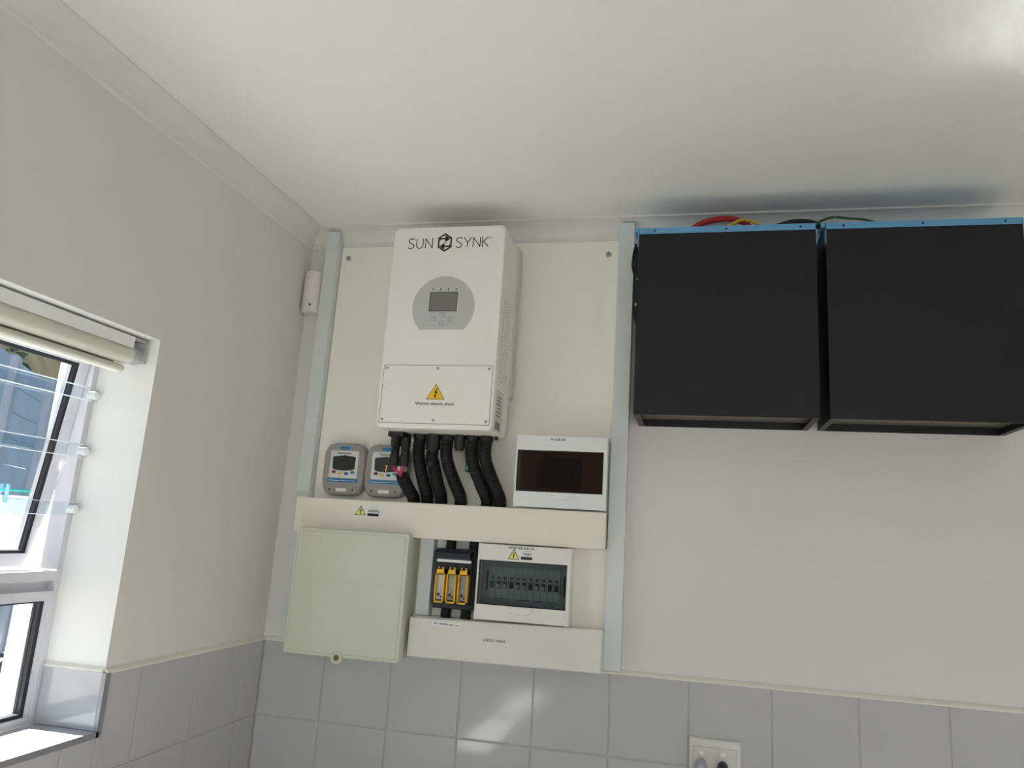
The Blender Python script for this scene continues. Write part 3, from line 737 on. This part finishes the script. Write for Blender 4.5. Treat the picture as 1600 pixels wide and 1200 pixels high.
# ================================================================== CREAM CABINET
t = thing('meter_cabinet', (.294, -.07, 1.26), 'cream plastic cabinet with a round brass lock, lower left of the board', 'cabinet')
obj('body', B().cbox(.134, .455, -.092, -.0165, 1.263, 1.5765, .002), 'box_cream', t)
lid = obj('lid', B().plate(rr(.1285, .4605, 1.2570, 1.5880, .007, 3), -.092, -.118, .003), 'box_cream', t)
obj('lid_panel', B().plate(rr(.1385, .4505, 1.2670, 1.5785, .004, 3), -.117, -.1190, .0008), 'box_cream', lid)
obj('lid_groove', B().ribbon(rr(.1372, .4518, 1.2657, 1.5798, .004, 3), .0014, -.1178, -.1184, closed=True), 'cream_dark', lid)
obj('moulded_line', B().box(.142, .447, -.1194, -.1189, 1.4475, 1.4485), 'cream_dark', lid)
obj('moulded_frame', B().ribbon([(.150, 1.569), (.205, 1.569), (.205, 1.559), (.150, 1.559)], .0012, -.1189, -.1195, closed=True), 'cream_dark', lid)
lk = obj('lock', B().loft([[(.288+.0165*k*math.cos(a*math.pi/12), y, 1.2575+.0165*k*math.sin(a*math.pi/12)) for a in range(24)] for y, k in ((-.092, 1), (-.121, 1), (-.1235, .88), (-.1235, .6), (-.120, .55))]), 'box_cream', t, smooth=True)
obj('key_barrel', B().loft([[(.288+.0072*k*math.cos(a*math.pi/8), y, 1.2575+.0072*k*math.sin(a*math.pi/8)) for a in range(16)] for y, k in ((-.119, 1), (-.1225, 1), (-.1228, .75))]), 'brass', lk)
obj('keyhole', B().box(.2872, .2888, -.1232, -.1226, 1.2545, 1.2605), 'print_black', lk)

# ================================================================== DISTRIBUTION BOXES
def db(nm, lab, x0, x1, z0, z1, yf, wx0, wx1, wz0, wz1, mbody, msmoke, minside, nmod, mods):
    t = thing(nm, ((x0+x1)/2, -.05, z0), lab, 'breaker box')
    ym = yf+.022
    h = B().box(x0+.004, x0+.008, ym, -.0165, z0+.003, z1-.003).box(x1-.008, x1-.004, ym, -.0165, z0+.003, z1-.003)
    h.box(x0+.008, x1-.008, ym, -.0165, z0+.003, z0+.007).box(x0+.008, x1-.008, ym, -.0165, z1-.007, z1-.003).box(x0+.008, x1-.008, -.022, -.0165, z0+.007, z1-.007)
    obj('housing', h, mbody, t)
    cover = B()
    # cover ring with a window opening
    cover.cbox(x0, wx0, yf, ym, z0, z1, .0018).cbox(wx1, x1, yf, ym, z0, z1, .0018)
    cover.box(wx0-.002, wx1+.002, yf, ym, wz1, z1-.0018).box(wx0-.002, wx1+.002, yf, ym, z0+.0018, wz0)
    cv = obj('cover', cover, mbody, t)
    obj('inner_plate', B().box(x0+.008, x1-.008, -.060, -.056, z0+.007, (wz0+wz1)/2-.021).box(x0+.008, x1-.008, -.060, -.056, (wz0+wz1)/2+.021, z1-.007).box(x0+.008, mods[0]-.001, -.060, -.056, (wz0+wz1)/2-.021, (wz0+wz1)/2+.021).box(mods[1]+.001, x1-.008, -.060, -.056, (wz0+wz1)/2-.021, (wz0+wz1)/2+.021), minside, t)
    dr_ = obj('window', B().box(wx0+.001, wx1-.001, yf+.0015, yf+.004, wz0+.001, wz1-.001), msmoke, t)
    fr = B().box(wx0, wx1, yf+.001, yf+.005, wz1-.002, wz1).box(wx0, wx1, yf+.001, yf+.005, wz0, wz0+.0025).box(wx0, wx0+.002, yf+.001, yf+.005, wz0, wz1).box(wx1-.0025, wx1, yf+.001, yf+.005, wz0, wz1)
    obj('window_edge', fr, 'black_plastic', dr_)
    cxx = (x0+x1)/2-.002
    tab = [(cxx-.034, wz0), (cxx-.032, wz0-.008), (cxx-.026, wz0-.0155), (cxx-.016, wz0-.019), (cxx+.016, wz0-.019), (cxx+.026, wz0-.0155), (cxx+.032, wz0-.008), (cxx+.034, wz0)]
    obj('latch_tab', B().plate(tab, yf, yf-.006, .0025), mbody, cv)
    obj('latch_rim', B().ribbon(tab[:], .0016, yf, yf-.0016), mbody, cv)
    zc = (wz0+wz1)/2
    pw = (mods[1]-mods[0])/nmod
    for k in range(nmod):
        a = mods[0]+pw*k; m = 'breaker' if msmoke == 'smoke_grey' else 'breaker_dark'
        bk = obj('circuit_breaker', B().box(a+.0005, a+pw-.0005, -.064, -.030, zc-.040, zc+.040).box(a+.0005, a+pw-.0005, -.071, -.064, zc-.021, zc+.021), m, t)
        if msmoke == 'smoke_grey':
            obj('rocker_slot', B().box(a+.003, a+pw-.003, -.0713, -.0708, zc-.014, zc+.004), 'breaker_dark', bk)
            if k in (0, nmod-1): obj('toggle', B().box(a+.003, a+pw-.003, -.0735, -.0712, zc-.010, zc+.000), 'green' if k == 0 else 'navy', bk)
            else: obj('toggle', B().box(a+.0045, a+pw-.0045, -.079, -.0712, zc-.012, zc-.003), 'toggle_white' if k % 3 else 'breaker_dark', bk)
            obj('marking', B().box(a+.004, a+pw-.004, -.0713, -.0709, zc+.008, zc+.016), 'print_grey', bk)
    return t, cv
tp, cvp = db('photovoltaic_breaker_box', 'white breaker box with a dark brown smoked window above the trunking', .735, .983, 1.6755, 1.8690, -.100, .7405, .9725, 1.7175, 1.8280, 'db_white', 'smoke_brown', 'db_dark', 6, (.79, .91))
text('box_text', 'PV SUB DB', .829, .868, 1.8578, -.100, 'print_black', cvp)
ti, cvi = db('inverter_breaker_box', 'white breaker box with a smoky grey window showing a row of breakers', .6465, .8985, 1.3805, 1.5765, -.090, .6520, .8875, 1.4200, 1.5335, 'db_warm', 'smoke_grey', 'db_inside', 11, (.678, .868))
st = obj('sticker', B().box(.727, .799, -.0906, -.0898, 1.5375, 1.5735), 'print_white', ti)
text('box_text', 'INVERTER SUB DB', .730, .7985, 1.5685, -.0906, 'print_black', st, hmax=.0062)
triangle(st, .7445, 1.5400, .028, .0245, -.0906, 'yellow_pale', bw=.0016)
obj('sticker_bar', B().box(.764, .795, -.0909, -.0906, 1.5400, 1.5475), 'print_black', st)
obj('sticker_print', B().box(.7685, .7925, -.0909, -.0906, 1.5538, 1.5568).box(.774, .787, -.0909, -.0906, 1.5500, 1.5520).box(.772, .792, -.0909, -.0906, 1.5612, 1.5620), 'print_grey', st)
text('inner_text', 'SOLAR', .747, .775, 1.5115, -.060, 'print_black', ti, hmax=.0065)
obj('inner_print', B().box(.690, .716, -.0604, -.0598, 1.4335, 1.4385).box(.757, .787, -.0604, -.0598, 1.4330, 1.4385).box(.803, .820, -.0604, -.0598, 1.4330, 1.4370).box(.833, .862, -.0604, -.0598, 1.4330, 1.4350).box(.833, .852, -.0604, -.0598, 1.4300, 1.4315), 'print_grey', ti)
obj('hinge_slot', B().box(.667, .6715, -.0604, -.0598, 1.455, 1.505).box(.8755, .8800, -.0604, -.0598, 1.450, 1.502), 'print_black', ti)

# ================================================================== FUSE SWITCH
t = thing('fuse_switch', (.575, -.045, 1.39), 'dark fuse switch with three yellow fuse holders beside the lower breaker box', 'fuse switch')
obj('base', B().cbox(.519, .633, -.058, -.0165, 1.398, 1.5555, .002), 'fuse_navy', t)
obj('door', B().cbox(.522, .628, -.074, -.058, 1.410, 1.525, .002), 'fuse_navy', t)
hd = obj('handle', B().prism([(-.058, 1.552), (-.078, 1.550), (-.092, 1.545), (-.094, 1.532), (-.086, 1.528), (-.082, 1.540), (-.058, 1.541)], 'x', .527, .627), 'fuse_navy', t)
obj('handle_side', B().box(.527, .531, -.094, -.058, 1.528, 1.550).box(.623, .627, -.094, -.058, 1.528, 1.550), 'fuse_navy', hd)
obj('silver_label', B().box(.533, .628, -.0860, -.0820, 1.5205, 1.5275), 'print_white', t)
for k, x in enumerate((.5330, .5648, .5972)):
    x1 = x+.0265; z0, z1 = 1.4150, 1.5010
    f = obj('fuse_holder', B().box(x, x+.003, -.090, -.074, z0, z1).box(x1-.003, x1, -.090, -.074, z0, z1).box(x, x1, -.090, -.074, z1-.011, z1).box(x, x1, -.090, -.074, z0, z0+.004)
            .box(x+.006, x+.0085, -.088, -.076, z1, z1+.007).box(x1-.0085, x1-.006, -.088, -.076, z1, z1+.007), 'yellow', t)
    obj('fuse_link', B().box(x+.004, x1-.004, -.079, -.0742, z0+.008, z1-.014), ('print_white', 'panel_grey', 'screw')[k], f)
    obj('clear_window', B().box(x+.003, x1-.003, -.0885, -.0875, z0+.004, z1-.011), 'fuse_clear', f)
    obj('pin_knob', B().cyl((x+.0132, z1+.006), .0048, 'y', -.086, -.074, 12), 'black_plastic', f)
    obj('test_hole', B().cyl((x+.0120, z0+.021), .0042, 'y', -.0898, -.0880, 12).cyl((x+.0190, z0+.0155), .0026, 'y', -.0898, -.0880, 10), 'print_black', f)
for x, z0, z1, lab in ((.556, 1.374, 1.399, 'short black cable sleeve under the left yellow fuse holder'), (.612, 1.374, 1.399, 'short black cable sleeve under the right yellow fuse holder'),
                       (.556, 1.5545, 1.581, 'black cable above the left part of the fuse switch'), (.622, 1.5545, 1.581, 'black cable above the right part of the fuse switch')):
    r = .0145
    obj('cable_sleeve', B().tube([(x, -.045, z0), (x, -.045, (z0+z1)/2), (x+.001, -.045, z1)], r, 14, corr=(.0045, r, r*.92)), 'black_corr', smooth=True, label=lab, cat='cable', group='black cables at the fuse switch')

# ================================================================== BATTERIES
def battery(x0, lab):
    x1 = x0+.4425; z0, z1 = 1.9155, 2.4125; yb, yf = -.0008, -.200
    t = thing('battery', ((x0+x1)/2, -.1, z0), lab, 'battery', 'black wall batteries')
    obj('front_panel', B().cbox(x0, x1, yf, yf+.0035, z0, z1-.016, .0008), 'bat_front', t)
    bd = B().box(x0+.001, x0+.004, yf+.0035, yb, z0, z1-.010).box(x1-.004, x1-.001, yf+.0035, yb, z0, z1-.010)
    bd.box(x0+.004, x1-.004, yb-.003, yb, z0, z1-.010).box(x0+.004, x1-.004, yf+.0035, yf+.006, z0, z1-.018)
    bd.box(x0+.004, x0+.016, yf+.006, yb-.003, z0, z0+.0015).box(x1-.016, x1-.004, yf+.006, yb-.003, z0, z0+.0015)
    obj('body', bd, 'bat_side', t)
    obj('bottom_panel', B().box(x0+.004, x1-.004, yf+.006, yb-.003, z0+.020, z0+.023), 'bat_base', t)
    tc = B().box(x0-.001, x1+.001, yf-.0012, yb, z1-.002, z1).box(x0-.001, x1+.001, yf-.0012, yf, z1-.0165, z1-.002)
    tc.box(x0-.001, x0+.0008, yf-.0012, yf+.022, z1-.055, z1-.002).box(x1-.0008, x1+.001, yf-.0012, yf+.022, z1-.055, z1-.002).box(x0-.010, x0-.001, yf+.002, yf+.05, z1-.010, z1)
    cv = obj('blue_cover', tc, 'bat_blue', t)
    for k in range(3):
        x = x0+.042+.1815*k
        obj('screw', B().loft([[(x+.0030*q*math.cos(a*math.pi/5), y, z1-.008+.0030*q*math.sin(a*math.pi/5)) for a in range(10)] for y, q in ((yf-.0012, 1), (yf-.0022, .9), (yf-.0028, .4))]), 'screw_dark', cv)
        obj('screw', B().loft([[(x+.0022*q*math.cos(a*math.pi/5), y, z0+.008+.0022*q*math.sin(a*math.pi/5)) for a in range(10)] for y, q in ((yf, 1), (yf-.0008, .9), (yf-.0014, .4))]), 'screw_dark', t)
    obj('terminal_block', B().cbox(x0+.10, x0+.16, -.11, -.07, z1, z1+.012, .002).cbox(x0+.27, x0+.33, -.11, -.07, z1, z1+.012, .002), 'black_plastic', t)
battery(1.0545, 'black battery case with a blue top edge, next to the grey strip')
battery(1.5195, 'black battery case with a blue top edge, cut by the photo edge')
t = thing('side_bracket', (1.044, -.09, 2.2), 'narrow black bracket between grey strip and the first battery', 'bracket')
obj('plate', B().cbox(1.0370, 1.0525, -.12, -.0008, 2.205, 2.395, .001), 'black_matt', t)
obj('hook', B().tube([(1.042, -.125, 2.40), (1.035, -.118, 2.37), (1.033, -.115, 2.34), (1.040, -.117, 2.31)], .0028, 8), 'black_plastic', t)
obj('screw', B().cyl((1.0462, 2.228), .004, 'y', -.1225, -.120, 12), 'screw', t)
obj('screw', B().cyl((1.0475, 2.300), .003, 'y', -.1225, -.120, 12), 'screw', t)
ZT = 2.4250
def cable(nm, pts, r, m, lab): obj(nm, B().tube(pts, r, 10), m, smooth=True, label=lab, cat='cable', group='cables on top of the batteries')
cable('battery_cable', [(1.168, -.085, ZT+.001), (1.185, -.085, 2.450), (1.225, -.083, 2.476), (1.283, -.080, 2.4855), (1.327, -.083, 2.473), (1.350, -.088, 2.448), (1.354, -.090, 2.4255)], .0085, 'red_cable', 'thick red cable arching over the first battery')
cable('battery_cable', [(1.275, -.120, 2.419), (1.286, -.120, 2.445), (1.325, -.120, 2.463), (1.368, -.120, 2.447), (1.395, -.120, 2.419)], .0042, 'yellow_cable', 'thin yellow cable arching next to the red one')
cable('battery_cable', [(1.370, -.09, ZT+.001), (1.400, -.09, 2.447), (1.455, -.088, 2.4655), (1.505, -.085, 2.463), (1.545, -.083, 2.442), (1.600, -.088, 2.440), (1.635, -.09, ZT+.001)], .0085, 'black_plastic', 'thick black cable bridging the gap between both batteries')
cable('battery_cable', [(1.475, -.125, 2.418), (1.515, -.125, 2.448), (1.550, -.125, 2.4605), (1.590, -.125, 2.456), (1.640, -.125, 2.448), (1.700, -.125, 2.418)], .0032, 'green_cable', 'thin dark green cable lying over the second battery')

# ================================================================== WALL SOCKET
t = thing('wall_socket', (1.264, -.012, 1.01), 'white double wall socket with switches set in the tiles', 'socket')
yt = -.0072
obj('surround', B().plate(rr(1.203, 1.326, 1.010, 1.1385, .003, 3), yt, -.020, .004), 'socket', t, smooth=True)
obj('panel_gap', B().plate(rr(1.2125, 1.3165, 1.0125, 1.1205, .001, 1), -.019, -.0203), 'print_grey', t)
pn = obj('panel', B().plate(rr(1.2132, 1.3158, 1.0130, 1.1198, .001, 1), -.019, -.0208), 'socket', t)
for x in (1.2320, 1.2830):
    s = obj('switch', B().plate(rr(x-.006, x+.006, 1.103, 1.1145, .004, 3), -.0208, -.0268, .0015), 'print_white', t)
    obj('switch_mark', B().box(x-.001, x+.003, -.0271, -.0268, 1.1115, 1.1122), 'print_black', s)
t = thing('grey_plug', (1.231, -.04, 1.045), 'lilac-grey plug pushed into the wall socket', 'plug')
obj('plug_body', B().loft([[(1.2315+wd*math.cos(a*math.pi/12), y, 1.0765+.0215*wd/.014*math.sin(a*math.pi/12)*.85) for a in range(24)] for y, wd in ((-.0212, .0145), (-.040, .0155), (-.052, .0130), (-.057, .008))]), 'plug_grey', t, smooth=True)
obj('cord', B().tube([(1.2315, -.050, 1.062), (1.2315, -.052, 1.02), (1.235, -.045, .95), (1.24, -.03, .872)], .0035, 8), 'plug_grey', t)
t = thing('black_plug', (1.283, -.04, 1.05), 'black plug in the right half of the wall socket', 'plug')
obj('plug_body', B().loft([[(1.2830+wd*math.cos(a*math.pi/12), y, 1.0790+wd*1.1*math.sin(a*math.pi/12)) for a in range(24)] for y, wd in ((-.0212, .0125), (-.038, .0130), (-.048, .0105), (-.051, .006))]), 'black_plastic', t, smooth=True)
obj('cord', B().tube([(1.283, -.046, 1.068), (1.283, -.048, 1.02), (1.287, -.042, .95), (1.29, -.03, .872)], .0035, 8), 'black_plastic', t)
